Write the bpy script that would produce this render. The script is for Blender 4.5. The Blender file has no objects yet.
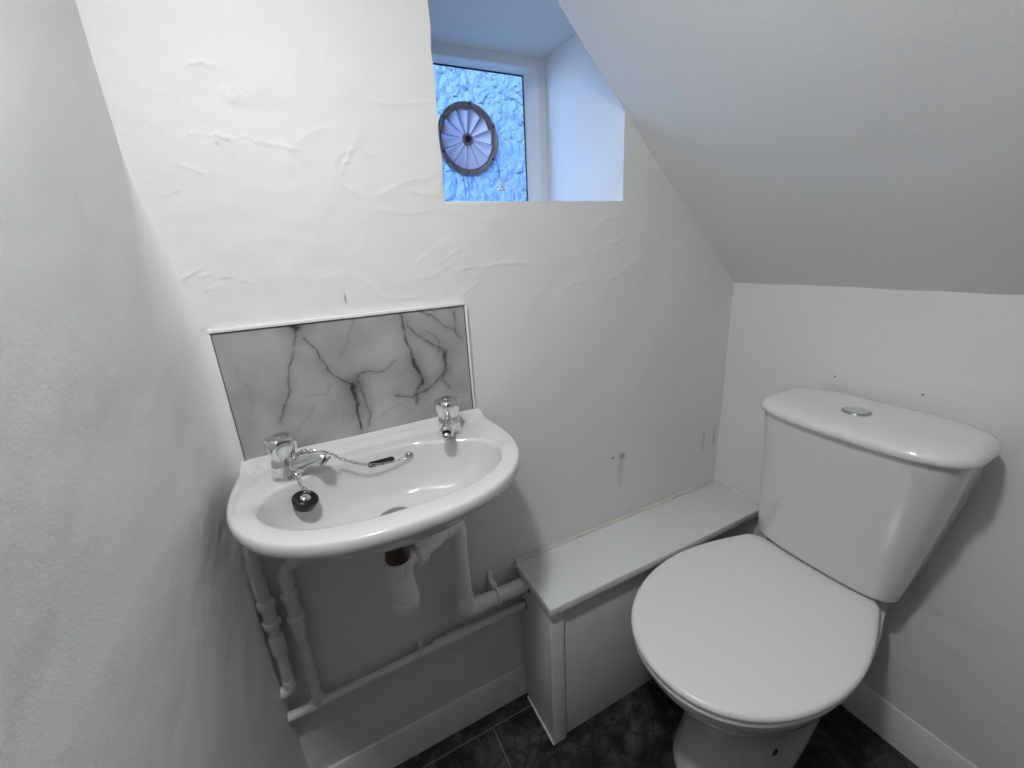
import bpy, bmesh, math, random
from mathutils import Vector, Matrix, noise
from mathutils.bvhtree import BVHTree

random.seed(4)
PI = math.pi
sc = bpy.context.scene
C = sc.collection

# ------------------------------------------------------------------ measures (metres)
XL, XR = -0.173, 1.078          # side walls
YB, YF = 0.0, -1.50             # wall with the basin, wall behind the camera
ZC = 2.05                       # flat ceiling
NX0, NX1, NZ0, NZ1, ND = 0.266, 0.677, 1.273, 1.648, 0.312   # window niche
SX, SZ, SZ0 = 0.518, 1.602, 1.064                            # sloping soffit: edge and foot

# ------------------------------------------------------------------ helpers
def sm(a, b, x):
    t = max(0.0, min(1.0, (x - a) / (b - a)))
    return t * t * (3 - 2 * t)

def mesh_obj(name, verts, faces, mat, parent=None, smooth=True, sharp=35, loc=None, rotz=None):
    me = bpy.data.meshes.new(name)
    me.from_pydata([tuple(v) for v in verts], [], faces)
    bm = bmesh.new(); bm.from_mesh(me)
    bmesh.ops.remove_doubles(bm, verts=bm.verts, dist=1e-6)
    bmesh.ops.recalc_face_normals(bm, faces=bm.faces)
    bm.to_mesh(me); bm.free()
    if smooth:
        me.polygons.foreach_set('use_smooth', [True] * len(me.polygons))
        if sharp:
            me.set_sharp_from_angle(angle=math.radians(sharp))
    me.materials.append(mat)
    o = bpy.data.objects.new(name, me)
    C.objects.link(o)
    if parent: o.parent = parent
    if loc: o.location = loc
    if rotz is not None: o.rotation_euler = (0, 0, rotz)
    return o

def thing(name, label, cat, loc=(0, 0, 0), rotz=0, group=None):
    o = bpy.data.objects.new(name, None)
    o.empty_display_size = .05
    C.objects.link(o)
    o.location = loc; o.rotation_euler = (0, 0, rotz)
    o['label'] = label; o['category'] = cat
    if group: o['group'] = group
    return o

def struct(o, label=None):
    o['kind'] = 'structure'
    if label: o['label'] = label
    return o

def tag(o, label, cat, group=None):
    o['label'] = label; o['category'] = cat
    if group: o['group'] = group
    return o

def rings_mesh(rings, cap0=True, cap1=True, closed=True):
    """loft between rings of equal length"""
    n = len(rings[0]); v = []; f = []
    for r in rings: v += [Vector(p) for p in r]
    for k in range(len(rings) - 1):
        for i in range(n if closed else n - 1):
            j = (i + 1) % n
            f.append((k * n + i, k * n + j, (k + 1) * n + j, (k + 1) * n + i))
    if cap0:
        c = sum((Vector(p) for p in rings[0]), Vector()) / n
        v.append(c); ci = len(v) - 1
        f += [((i + 1) % n, i, ci) for i in range(n)]
    if cap1:
        c = sum((Vector(p) for p in rings[-1]), Vector()) / n
        v.append(c); ci = len(v) - 1; b = (len(rings) - 1) * n
        f += [(b + i, b + (i + 1) % n, ci) for i in range(n)]
    return v, f

def lathe(profile, n=40, axis=(0, 0, 1), origin=(0, 0, 0), lobes=0, lobe_amp=None):
    """profile: (radius, height) pairs along axis"""
    ax = Vector(axis).normalized()
    q = Vector((0, 0, 1)).rotation_difference(ax)
    rings = []
    for k, (r, h) in enumerate(profile):
        ring = []
        for i in range(n):
            a = 2 * PI * i / n
            rr = r
            if lobes and lobe_amp and lobe_amp[k]:
                rr = r * (1 - lobe_amp[k] * (0.5 - 0.5 * math.cos(lobes * a)) ** 1.3)
            ring.append(Vector(origin) + q @ Vector((rr * math.cos(a), rr * math.sin(a), h)))
        rings.append(ring)
    return rings_mesh(rings)

def round_path(pts, r, seg=6):
    """round the corners of a polyline with radius r"""
    P = [Vector(p) for p in pts]; out = [P[0]]
    for i in range(1, len(P) - 1):
        a, b, c = P[i - 1], P[i], P[i + 1]
        d1, d2 = (a - b), (c - b)
        t = min(r, d1.length * .49, d2.length * .49)
        p0 = b + d1.normalized() * t; p1 = b + d2.normalized() * t
        for k in range(seg + 1):
            u = k / seg
            out.append((1 - u) ** 2 * p0 + 2 * u * (1 - u) * b + u * u * p1)
    out.append(P[-1])
    return out

def tube(path, rad, n=16, cap=True, lump=0.0, closed=False):
    P = [Vector(p) for p in path]; m = len(P); rings = []
    up = None
    for i in range(m):
        if closed: t = (P[(i + 1) % m] - P[i - 1]).normalized()
        else: t = (P[min(i + 1, m - 1)] - P[max(i - 1, 0)]).normalized()
        if up is None:
            up = Vector((0, 0, 1)) if abs(t.z) < .9 else Vector((1, 0, 0))
        up = (up - t * up.dot(t)).normalized()
        s = t.cross(up)
        r = rad[i] if isinstance(rad, (list, tuple)) else rad
        ring = []
        for k in range(n):
            a = 2 * PI * k / n
            rr = r
            d = up * math.cos(a) + s * math.sin(a)
            if lump: rr += lump * noise.noise((P[i] + d * r) * 60)
            ring.append(P[i] + d * rr)
        rings.append(ring)
    if closed:
        rings.append(rings[0])
        return rings_mesh(rings, False, False)
    return rings_mesh(rings, cap, cap)

def join(*vfs):
    V = []; F = []
    for v, f in vfs:
        b = len(V); V += list(v); F += [tuple(b + i for i in q) for q in f]
    return V, F

def box(x0, x1, y0, y1, z0, z1, bev=0.0, seg=2):
    bm = bmesh.new()
    bmesh.ops.create_cube(bm, size=1)
    for v in bm.verts:
        v.co = Vector(((x0 + x1) / 2 + v.co.x * (x1 - x0), (y0 + y1) / 2 + v.co.y * (y1 - y0), (z0 + z1) / 2 + v.co.z * (z1 - z0)))
    if bev:
        bmesh.ops.bevel(bm, geom=list(bm.edges), offset=bev, segments=seg, affect='EDGES', profile=.5)
    bm.verts.index_update()
    v = [x.co.copy() for x in bm.verts]; f = [tuple(q.index for q in p.verts) for p in bm.faces]
    bm.free()
    return v, f

def prism(poly, axis, a0, a1):
    """extrude a 2d polygon along an axis ('x': poly is (y,z), 'y': (x,z))"""
    def P(p, a): return Vector((a, p[0], p[1])) if axis == 'x' else Vector((p[0], a, p[1]))
    n = len(poly)
    v = [P(p, a0) for p in poly] + [P(p, a1) for p in poly]
    f = [(i, (i + 1) % n, n + (i + 1) % n, n + i) for i in range(n)]
    f += [tuple(range(n - 1, -1, -1)), tuple(range(n, 2 * n))]
    return v, f

# ------------------------------------------------------------------ materials
def newmat(name):
    m = bpy.data.materials.new(name); m.use_nodes = True
    nt = m.node_tree
    return m, nt, nt.nodes['Principled BSDF']

def N(nt, t, **kw):
    n = nt.nodes.new(t)
    for k, v in kw.items(): setattr(n, k, v)
    return n

def principled(name, col, rough=.5, metal=0.0, spec=.5, coat=0.0, bump=None, vary=None):
    """bump: list of (scale, strength, distance); vary: (scale, amount) of slow colour wear"""
    m, nt, b = newmat(name)
    b.inputs['Base Color'].default_value = (*col, 1)
    b.inputs['Roughness'].default_value = rough
    b.inputs['Metallic'].default_value = metal
    b.inputs['Specular IOR Level'].default_value = spec
    b.inputs['Coat Weight'].default_value = coat
    b.inputs['Coat Roughness'].default_value = .05
    geo = N(nt, 'ShaderNodeNewGeometry')
    if bump:
        prev = None
        for s, st, d in bump:
            no = N(nt, 'ShaderNodeTexNoise'); no.inputs['Scale'].default_value = s
            no.inputs['Detail'].default_value = 3
            nt.links.new(geo.outputs['Position'], no.inputs['Vector'])
            bp = N(nt, 'ShaderNodeBump'); bp.inputs['Strength'].default_value = st; bp.inputs['Distance'].default_value = d
            nt.links.new(no.outputs['Fac'], bp.inputs['Height'])
            if prev: nt.links.new(prev.outputs['Normal'], bp.inputs['Normal'])
            prev = bp
        nt.links.new(prev.outputs['Normal'], b.inputs['Normal'])
    if vary:
        no = N(nt, 'ShaderNodeTexNoise'); no.inputs['Scale'].default_value = vary[0]; no.inputs['Detail'].default_value = 4
        nt.links.new(geo.outputs['Position'], no.inputs['Vector'])
        mr = N(nt, 'ShaderNodeMapRange'); mr.inputs['From Min'].default_value = .3; mr.inputs['From Max'].default_value = .7
        mr.inputs['To Min'].default_value = 1 - vary[1]; mr.inputs['To Max'].default_value = 1
        nt.links.new(no.outputs['Fac'], mr.inputs['Value'])
        mx = N(nt, 'ShaderNodeMix', data_type='RGBA', blend_type='MULTIPLY')
        mx.inputs[0].default_value = 1; mx.inputs[6].default_value = (*col, 1)
        nt.links.new(mr.outputs[0], mx.inputs[7])
        nt.links.new(mx.outputs[2], b.inputs['Base Color'])
    return m

WALL = (.77, .775, .772)
def wall_paint(name, marks=()):
    """white emulsion on rough plaster; marks: (x, y, z, sx, sy, sz, colour, strength) stains and dots"""
    m = principled(name, WALL, rough=.55, spec=.3, bump=[(420, .16, .001), (110, .14, .002)])
    nt = m.node_tree; b = nt.nodes['Principled BSDF']
    geo = N(nt, 'ShaderNodeNewGeometry')
    no = N(nt, 'ShaderNodeTexNoise'); no.inputs['Scale'].default_value = 55; no.inputs['Detail'].default_value = 3
    nt.links.new(geo.outputs['Position'], no.inputs['Vector'])
    prev = None
    for (x, y, z, sx, sy, sz, col, st) in marks:
        mp = N(nt, 'ShaderNodeVectorMath', operation='SUBTRACT'); mp.inputs[1].default_value = (x, y, z)
        nt.links.new(geo.outputs['Position'], mp.inputs[0])
        dv = N(nt, 'ShaderNodeVectorMath', operation='DIVIDE'); dv.inputs[1].default_value = (sx, sy, sz)
        nt.links.new(mp.outputs[0], dv.inputs[0])
        ln = N(nt, 'ShaderNodeVectorMath', operation='LENGTH'); nt.links.new(dv.outputs[0], ln.inputs[0])
        ad = N(nt, 'ShaderNodeMath', operation='MULTIPLY_ADD'); ad.inputs[1].default_value = .8; 
        nt.links.new(no.outputs['Fac'], ad.inputs[0]); nt.links.new(ln.outputs['Value'], ad.inputs[2])
        mr = N(nt, 'ShaderNodeMapRange', interpolation_type='SMOOTHSTEP'); mr.inputs['From Min'].default_value = .7; mr.inputs['From Max'].default_value = 1.4
        mr.inputs['To Min'].default_value = st; mr.inputs['To Max'].default_value = 0
        nt.links.new(ad.outputs[0], mr.inputs['Value'])
        mx = N(nt, 'ShaderNodeMix', data_type='RGBA')
        nt.links.new(mr.outputs[0], mx.inputs[0])
        if prev: nt.links.new(prev, mx.inputs[6])
        else: mx.inputs[6].default_value = (*WALL, 1)
        mx.inputs[7].default_value = (*col, 1)
        prev = mx.outputs[2]
    if prev: nt.links.new(prev, b.inputs['Base Color'])
    return m

M = {}
brown = (.38, .27, .18); dark = (.06, .05, .05); greyst = (.50, .47, .43)
M['wall_back'] = wall_paint('painted_plaster', [
    (.695, 0, .640, .015, .05, .013, brown, .8), (.692, 0, .600, .016, .05, .07, greyst, .45),
    (.664, 0, .644, .0055, .05, .0055, dark, .8),
    (1.012, 0, .600, .009, .05, .045, greyst, .6), (1.058, 0, .610, .009, .05, .05, greyst, .55),
    (.071, 0, 1.119, .0028, .05, .014, dark, .55),
    (-.062, 0, 1.350, .005, .05, .004, greyst, .5)])
M['wall_side'] = wall_paint('painted_plaster_side', [
    (1.078, -.283, .862, .05, .0032, .0032, dark, .85), (1.078, -.441, .862, .05, .0032, .0032, dark, .85),
    (1.078, -.29, .835, .05, .06, .012, greyst, .18)])
M['wall_plain'] = wall_paint('painted_plaster_plain')
M['soffit'] = principled('painted_soffit', (.78, .78, .775), rough=.6, spec=.25, bump=[(260, .22, .002), (40, .12, .004)])
M['unseen_wall'] = principled('darkened_unseen_wall', (.26, .25, .23), rough=.5)  # unseen wall behind the camera, coloured dark to soak up bounced light
M['gloss_white'] = principled('white_gloss_paint', (.78, .78, .77), rough=.28, spec=.45, bump=[(30, .12, .003)], vary=(14, .06))
M['pipe_paint'] = principled('white_painted_pipe', (.76, .76, .74), rough=.4, bump=[(120, .2, .002)], vary=(30, .08))
M['upvc'] = principled('white_plastic', (.82, .82, .81), rough=.3, spec=.45)
M['upvc_window'] = principled('white_window_plastic', (.82, .83, .84), rough=.35)
M['board'] = principled('white_laminate', (.74, .75, .76), rough=.32, spec=.4, bump=[(60, .05, .001)])
M['board_panel'] = principled('white_painted_board', (.72, .72, .71), rough=.45, bump=[(50, .12, .002)], vary=(9, .07))
M['sealant'] = principled('aged_sealant', (.76, .735, .67), rough=.5, bump=[(150, .4, .002)], vary=(18, .25))
M['ceramic'] = principled('white_vitreous_china', (.77, .77, .768), rough=.10, spec=.5, coat=.5)
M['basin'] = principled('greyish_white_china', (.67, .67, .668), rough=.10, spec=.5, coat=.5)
M['seat'] = principled('white_seat_plastic', (.85, .85, .855), rough=.2, spec=.5)
M['chrome'] = principled('polished_chrome', (.78, .79, .80), rough=.07, metal=1)
M['chrome_dull'] = principled('brushed_chrome', (.55, .56, .57), rough=.25, metal=1)
M['rubber'] = principled('black_rubber', (.012, .012, .013), rough=.3, spec=.4)
M['dark_void'] = principled('dark_opening', (.008, .008, .008), rough=.7)
M['bronze'] = principled('dark_bronze_washer', (.05, .028, .018), rough=.35)
M['fan_plastic'] = principled('smoky_grey_plastic', (.25, .235, .25), rough=.22, spec=.5)
M['cord'] = principled('grey_cord', (.10, .13, .20), rough=.8)

def floor_mat():
    m, nt, b = newmat('dark_slate_vinyl_tile')
    geo = N(nt, 'ShaderNodeNewGeometry')
    nz = N(nt, 'ShaderNodeTexNoise'); nz.inputs['Scale'].default_value = 9; nz.inputs['Detail'].default_value = 6; nz.inputs['Roughness'].default_value = .62; nz.inputs['Distortion'].default_value = 1.6
    nt.links.new(geo.outputs['Position'], nz.inputs['Vector'])
    cr = N(nt, 'ShaderNodeValToRGB')
    e = cr.color_ramp.elements
    e[0].position = .36; e[0].color = (.009, .010, .010, 1)
    e[1].position = .70; e[1].color = (.10, .105, .10, 1)
    k = e.new(.50); k.color = (.034, .037, .035, 1)
    nt.links.new(nz.outputs['Fac'], cr.inputs['Fac'])
    # fine veining, light and dark
    wp = N(nt, 'ShaderNodeTexNoise'); wp.inputs['Scale'].default_value = 7; wp.inputs['Detail'].default_value = 5
    nt.links.new(geo.outputs['Position'], wp.inputs['Vector'])
    ad = N(nt, 'ShaderNodeVectorMath', operation='MULTIPLY_ADD'); ad.inputs[1].default_value = (.16, .16, .0)
    nt.links.new(wp.outputs['Color'], ad.inputs[0]); nt.links.new(geo.outputs['Position'], ad.inputs[2])
    vo = N(nt, 'ShaderNodeTexVoronoi', feature='DISTANCE_TO_EDGE'); vo.inputs['Scale'].default_value = 17
    nt.links.new(ad.outputs[0], vo.inputs['Vector'])
    mr = N(nt, 'ShaderNodeMapRange'); mr.inputs['From Max'].default_value = .06; mr.inputs['To Min'].default_value = .75; mr.inputs['To Max'].default_value = 0
    nt.links.new(vo.outputs['Distance'], mr.inputs['Value'])
    mx = N(nt, 'ShaderNodeMix', data_type='RGBA'); mx.inputs[7].default_value = (.006, .007, .007, 1)
    nt.links.new(mr.outputs[0], mx.inputs[0]); nt.links.new(cr.outputs['Color'], mx.inputs[6])
    # joints
    sp = N(nt, 'ShaderNodeSeparateXYZ'); nt.links.new(geo.outputs['Position'], sp.inputs[0])
    def line(out, c, period, w):
        a = N(nt, 'ShaderNodeMath', operation='SUBTRACT'); a.inputs[1].default_value = c - period / 2
        nt.links.new(out, a.inputs[0])
        f = N(nt, 'ShaderNodeMath', operation='FLOORED_MODULO'); f.inputs[1].default_value = period
        nt.links.new(a.outputs[0], f.inputs[0])
        s = N(nt, 'ShaderNodeMath', operation='SUBTRACT'); s.inputs[1].default_value = period / 2; nt.links.new(f.outputs[0], s.inputs[0])
        ab = N(nt, 'ShaderNodeMath', operation='ABSOLUTE'); nt.links.new(s.outputs[0], ab.inputs[0])
        lt = N(nt, 'ShaderNodeMath', operation='LESS_THAN'); lt.inputs[1].default_value = w; nt.links.new(ab.outputs[0], lt.inputs[0])
        return lt.outputs[0]
    l1 = line(sp.outputs['Y'], -.044, .305, .0013)
    l2 = line(sp.outputs['X'], .245, .90, .0013)
    ylt = N(nt, 'ShaderNodeMath', operation='LESS_THAN'); ylt.inputs[1].default_value = -.044; nt.links.new(sp.outputs['Y'], ylt.inputs[0])
    l2b = N(nt, 'ShaderNodeMath', operation='MULTIPLY'); nt.links.new(l2, l2b.inputs[0]); nt.links.new(ylt.outputs[0], l2b.inputs[1])
    mm = N(nt, 'ShaderNodeMath', operation='MAXIMUM'); nt.links.new(l1, mm.inputs[0]); nt.links.new(l2b.outputs[0], mm.inputs[1])
    m2 = N(nt, 'ShaderNodeMix', data_type='RGBA'); m2.inputs[7].default_value = (.20, .21, .20, 1)
    nt.links.new(mm.outputs[0], m2.inputs[0]); nt.links.new(mx.outputs[2], m2.inputs[6])
    nt.links.new(m2.outputs[2], b.inputs['Base Color'])
    b.inputs['Roughness'].default_value = .38; b.inputs['Specular IOR Level'].default_value = .4
    bp = N(nt, 'ShaderNodeBump'); bp.inputs['Strength'].default_value = .25; bp.inputs['Distance'].default_value = .002
    nt.links.new(nz.outputs['Fac'], bp.inputs['Height']); nt.links.new(bp.outputs['Normal'], b.inputs['Normal'])
    return m
M['floor'] = floor_mat()

def tile_mat():
    m, nt, b = newmat('polished_grey_marble_tile')
    at = N(nt, 'ShaderNodeAttribute'); at.attribute_name = 'vein'
    geo = N(nt, 'ShaderNodeNewGeometry')
    no = N(nt, 'ShaderNodeTexNoise'); no.inputs['Scale'].default_value = 14; no.inputs['Detail'].default_value = 5
    nt.links.new(geo.outputs['Position'], no.inputs['Vector'])
    cr = N(nt, 'ShaderNodeValToRGB'); e = cr.color_ramp.elements
    e[0].position = .35; e[0].color = (.34, .338, .33, 1); e[1].position = .68; e[1].color = (.45, .45, .445, 1)
    nt.links.new(no.outputs['Fac'], cr.inputs['Fac'])
    mx = N(nt, 'ShaderNodeMix', data_type='RGBA'); mx.inputs[7].default_value = (.040, .038, .034, 1)
    nt.links.new(at.outputs['Fac'], mx.inputs[0]); nt.links.new(cr.outputs['Color'], mx.inputs[6])
    nt.links.new(mx.outputs[2], b.inputs['Base Color'])
    b.inputs['Roughness'].default_value = .10; b.inputs['Specular IOR Level'].default_value = .5
    return m
M['tile'] = tile_mat()

def pane_mat():
    m, nt, b = newmat('obscured_window_glass')
    out = nt.nodes['Material Output']
    geo = N(nt, 'ShaderNodeNewGeometry')
    # fern-like relief of the obscured glass
    wn = N(nt, 'ShaderNodeTexNoise'); wn.inputs['Scale'].default_value = 16; wn.inputs['Detail'].default_value = 3
    nt.links.new(geo.outputs['Position'], wn.inputs['Vector'])
    wa = N(nt, 'ShaderNodeVectorMath', operation='MULTIPLY_ADD'); wa.inputs[1].default_value = (.09, .09, .09)
    nt.links.new(wn.outputs['Color'], wa.inputs[0]); nt.links.new(geo.outputs['Position'], wa.inputs[2])
    vo = N(nt, 'ShaderNodeTexVoronoi', feature='SMOOTH_F1'); vo.inputs['Scale'].default_value = 46
    vo.inputs['Smoothness'].default_value = .35
    nt.links.new(wa.outputs[0], vo.inputs['Vector'])
    bp = N(nt, 'ShaderNodeBump'); bp.inputs['Strength'].default_value = .9; bp.inputs['Distance'].default_value = .012
    nt.links.new(vo.outputs['Distance'], bp.inputs['Height'])
    tr = N(nt, 'ShaderNodeBsdfTranslucent'); tr.inputs['Color'].default_value = (.55, .72, .92, 1)
    rf = N(nt, 'ShaderNodeBsdfRefraction'); rf.inputs['IOR'].default_value = 1.35; rf.inputs['Roughness'].default_value = .22
    rf.inputs['Color'].default_value = (.80, .86, 1, 1)
    nt.links.new(bp.outputs['Normal'], rf.inputs['Normal']); nt.links.new(bp.outputs['Normal'], tr.inputs['Normal'])
    mx = N(nt, 'ShaderNodeMixShader'); mx.inputs[0].default_value = .72
    nt.links.new(tr.outputs[0], mx.inputs[1]); nt.links.new(rf.outputs[0], mx.inputs[2])
    gl = N(nt, 'ShaderNodeBsdfGlossy'); gl.inputs['Roughness'].default_value = .08
    nt.links.new(bp.outputs['Normal'], gl.inputs['Normal'])
    m2 = N(nt, 'ShaderNodeMixShader'); m2.inputs[0].default_value = .06
    nt.links.new(mx.outputs[0], m2.inputs[1]); nt.links.new(gl.outputs[0], m2.inputs[2])
    nt.links.new(m2.outputs[0], out.inputs['Surface'])
    return m
M['pane'] = pane_mat()

def blade_mat():
    m, nt, b = newmat('clear_fan_plastic')
    out = nt.nodes['Material Output']
    tr = N(nt, 'ShaderNodeBsdfTranslucent'); tr.inputs['Color'].default_value = (.78, .73, .84, 1)
    df = N(nt, 'ShaderNodeBsdfPrincipled'); df.inputs['Base Color'].default_value = (.42, .40, .46, 1); df.inputs['Roughness'].default_value = .15
    mx = N(nt, 'ShaderNodeMixShader'); mx.inputs[0].default_value = .45
    nt.links.new(tr.outputs[0], mx.inputs[1]); nt.links.new(df.outputs[0], mx.inputs[2])
    nt.links.new(mx.outputs[0], out.inputs['Surface'])
    return m
M['blade'] = blade_mat()
def clear_mat():
    m, nt, b = newmat('clear_toggle_plastic')
    b.inputs['Base Color'].default_value = (.95, .97, 1, 1); b.inputs['Roughness'].default_value = .1
    b.inputs['Transmission Weight'].default_value = .15
    return m
M['clear'] = clear_mat()

# ------------------------------------------------------------------ room shell
def corner_k(z):           # the left corner is crisp at the top and plastered round lower down
    return (1 - sm(1.08, 1.36, z)) * sm(.60, .84, z)
RIDGES = [[(-.092,1.361),(-.063,1.36),(-.048,1.357)],[(-.052,1.354),(-.02,1.36),(-.006,1.353),(.043,1.346)],[(-.166,1.158),(-.158,1.159),(-.147,1.168),(-.133,1.178),(-.119,1.184)],
 [(-.158,1.157),(-.156,1.144),(-.155,1.132)],[(-.124,1.173),(-.081,1.166),(-.051,1.153)],[(-.121,1.151),(-.096,1.158)],[(.116,1.349),(.135,1.353),(.149,1.34)],
 [(.229,1.191),(.259,1.208),(.287,1.192),(.245,1.169)],[(.385,1.249),(.394,1.221)],[(-.157,1.361),(-.163,1.358)],[(-.038,1.417),(-.019,1.424),(.002,1.414),(-.011,1.403),(-.037,1.405)],
 [(-.113,1.321),(-.086,1.312)],[(-.151,1.301),(-.145,1.282),(-.123,1.289)],[(.095,1.312),(.119,1.349)],[(-.071,1.446),(-.032,1.446)],[(.188,1.291),(.258,1.282)],[(.263,1.154),(.413,1.159)],[(-.133,1.1),(-.145,1.094)]]
def segd(px, pz, a, b):
    vx, vz = b[0] - a[0], b[1] - a[1]; l2 = vx * vx + vz * vz
    t = max(0, min(1, ((px - a[0]) * vx + (pz - a[1]) * vz) / l2)) if l2 else 0
    return math.hypot(px - a[0] - t * vx, pz - a[1] - t * vz)
RBOX = [(min(p[0] for p in r) - .015, max(p[0] for p in r) + .015, min(p[1] for p in r) - .015, max(p[1] for p in r) + .015) for r in RIDGES]

LUMPS = [  # x, z, rx, rz, height, tilt : filler patches on the basin wall
    (-.025, 1.412, .018, .008, .0012, .2), (.34, 1.24, .03, .006, .0009, .1), (.30, 1.15, .05, .02, .0008, .3),
    (-.14, .80, .03, .012, .0012, .6), (.62, 1.10, .05, .03, .0009, .4), (.85, .98, .06, .02, .0010, -.5),
    (.40, .95, .08, .05, .0010, .2), (.70, .75, .10, .05, .0009, .1), (.56, .98, .025, .004, .0008, .4), (.02, 1.51, .03, .01, .0010, -.1)]

def back_disp(x, z):
    d = .0022 * noise.noise((x * 5, z * 5, 3.1)) + .0010 * noise.noise((x * 16, z * 20, 7.7))
    n2 = noise.noise((x * 34, z * 46, 1.7)); d += .0007 * n2
    r = 1 - abs(noise.noise((x * 9 + 4, z * 15, 9.3))) * 9
    if r > 0: d += .0007 * r * sm(-.1, .3, noise.noise((x * 3, z * 3, 20)))
    for (lx, lz, rx, rz, h, t) in LUMPS:
        dx, dz = x - lx, z - lz
        if abs(dx) > 3 * max(rx, rz) or abs(dz) > 3 * max(rx, rz): continue
        u = (dx * math.cos(t) + dz * math.sin(t)) / rx; v = (-dx * math.sin(t) + dz * math.cos(t)) / rz
        q = u * u + v * v + 1.2 * noise.noise((x * 90, z * 90, 2))
        if q < 4: d += h * math.exp(-max(q, 0))
    for r, (a0, a1, c0, c1) in zip(RIDGES, RBOX):
        if a0 < x < a1 and c0 < z < c1:
            jx, jz = x + .005 * noise.noise((x * 110, z * 110, 31)), z + .005 * noise.noise((x * 110, z * 110, 37))
            q = min(segd(jx, jz, r[i], r[i + 1]) for i in range(len(r) - 1))
            d += .0013 * math.exp(-(q / .0019) ** 2) * max(.1, .7 + 1.2 * noise.noise((x * 60, z * 60, 33)))
    # rough filler low on the left, by the basin
    k = sm(.02, -.12, x) * sm(1.02, .90, z)
    if k > 0: d += k * (.0007 * max(0, noise.noise((x * 45, z * 40, 51))) + .0005 * noise.noise((x * 90, z * 60, 52)))
    return d

def lin(a, b, step):
    n = max(1, int(round((b - a) / step))); return [a + (b - a) * i / n for i in range(n + 1)]

def cat(*ls):
    o = list(ls[0])
    for l in ls[1:]: o += l[1:]
    return o

# wall with the basin and the window niche
ST = .0042
xs = cat(lin(XL - .02, NX0, .0025), lin(NX0, NX1, .0042), lin(NX1, XR + .02, .006))
zs = cat(lin(-.03, 1.08, .006), lin(1.08, NZ0, .0025), lin(NZ0, 1.46, .0025), lin(1.46, NZ1, .006), lin(NZ1, ZC + .03, .02))
V = []; F = []
nx = len(xs)
for z in zs:
    for x in xs:
        edge = 1.0
        if NX0 - .001 <= x <= NX1 + .001 and NZ0 - .001 <= z <= NZ1 + .001: edge = .35
        d = back_disp(x, z) * edge
        xx = x
        if abs(x - NX0) < 1e-6 and NZ0 <= z <= NZ1: xx += .0025 * noise.noise((0, z * 25, 5)) - .004 * (z - NZ0) / .2 * -1 * .6
        zz = z
        if abs(z - NZ0) < 1e-6 and NX0 <= x <= NX1: zz += .0012 * noise.noise((x * 25, 0, 8))
        V.append((xx, YB - d, zz))
for j in range(len(zs) - 1):
    for i in range(nx - 1):
        cx, cz = (xs[i] + xs[i + 1]) / 2, (zs[j] + zs[j + 1]) / 2
        if NX0 < cx < NX1 and NZ0 < cz < NZ1: continue
        a = j * nx + i
        F.append((a, a + 1, a + nx + 1, a + nx))
i0 = min(range(nx), key=lambda i: abs(xs[i] - NX0)); i1 = min(range(nx), key=lambda i: abs(xs[i] - NX1))
j0 = min(range(len(zs)), key=lambda j: abs(zs[j] - NZ0)); j1 = min(range(len(zs)), key=lambda j: abs(zs[j] - NZ1))
def reveal(idx, nrm):
    """run the edge of the opening back into the wall"""
    global V, F
    ys = lin(0, ND, .012); base = len(V); n = len(idx)
    for k, y in enumerate(ys):
        for q in idx:
            p = Vector(V[q])
            if k:
                d = .0016 * noise.noise((p.x * 14, y * 14, p.z * 14)) * (1 if 0 < idx.index(q) < n - 1 and k < len(ys) - 1 else 0)
                p = Vector((p.x + nrm[0] * d, y, p.z + nrm[1] * d))
            V.append(tuple(p))
    for k in range(len(ys) - 1):
        for i in range(n - 1):
            a = base + k * n + i
            F.append((a, a + 1, a + n + 1, a + n))
reveal([j0 * nx + i for i in range(i0, i1 + 1)], (0, 1))
reveal([j1 * nx + i for i in range(i0, i1 + 1)], (0, -1))
reveal([j * nx + i0 for j in range(j0, j1 + 1)], (1, 0))
reveal([j * nx + i1 for j in range(j0, j1 + 1)], (-1, 0))
struct(mesh_obj('wall_back', V, F, M['wall_back'], sharp=45), 'white plastered wall with the basin and deep window niche')

def patch(name, us, vs, fn, mat, label, smooth=True):
    V = [fn(u, v) for v in vs for u in us]; n = len(us)
    F = [(j * n + i, j * n + i + 1, (j + 1) * n + i + 1, (j + 1) * n + i) for j in range(len(vs) - 1) for i in range(n - 1)]
    return struct(mesh_obj(name, V, F, mat, smooth=smooth, sharp=0), label)

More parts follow.
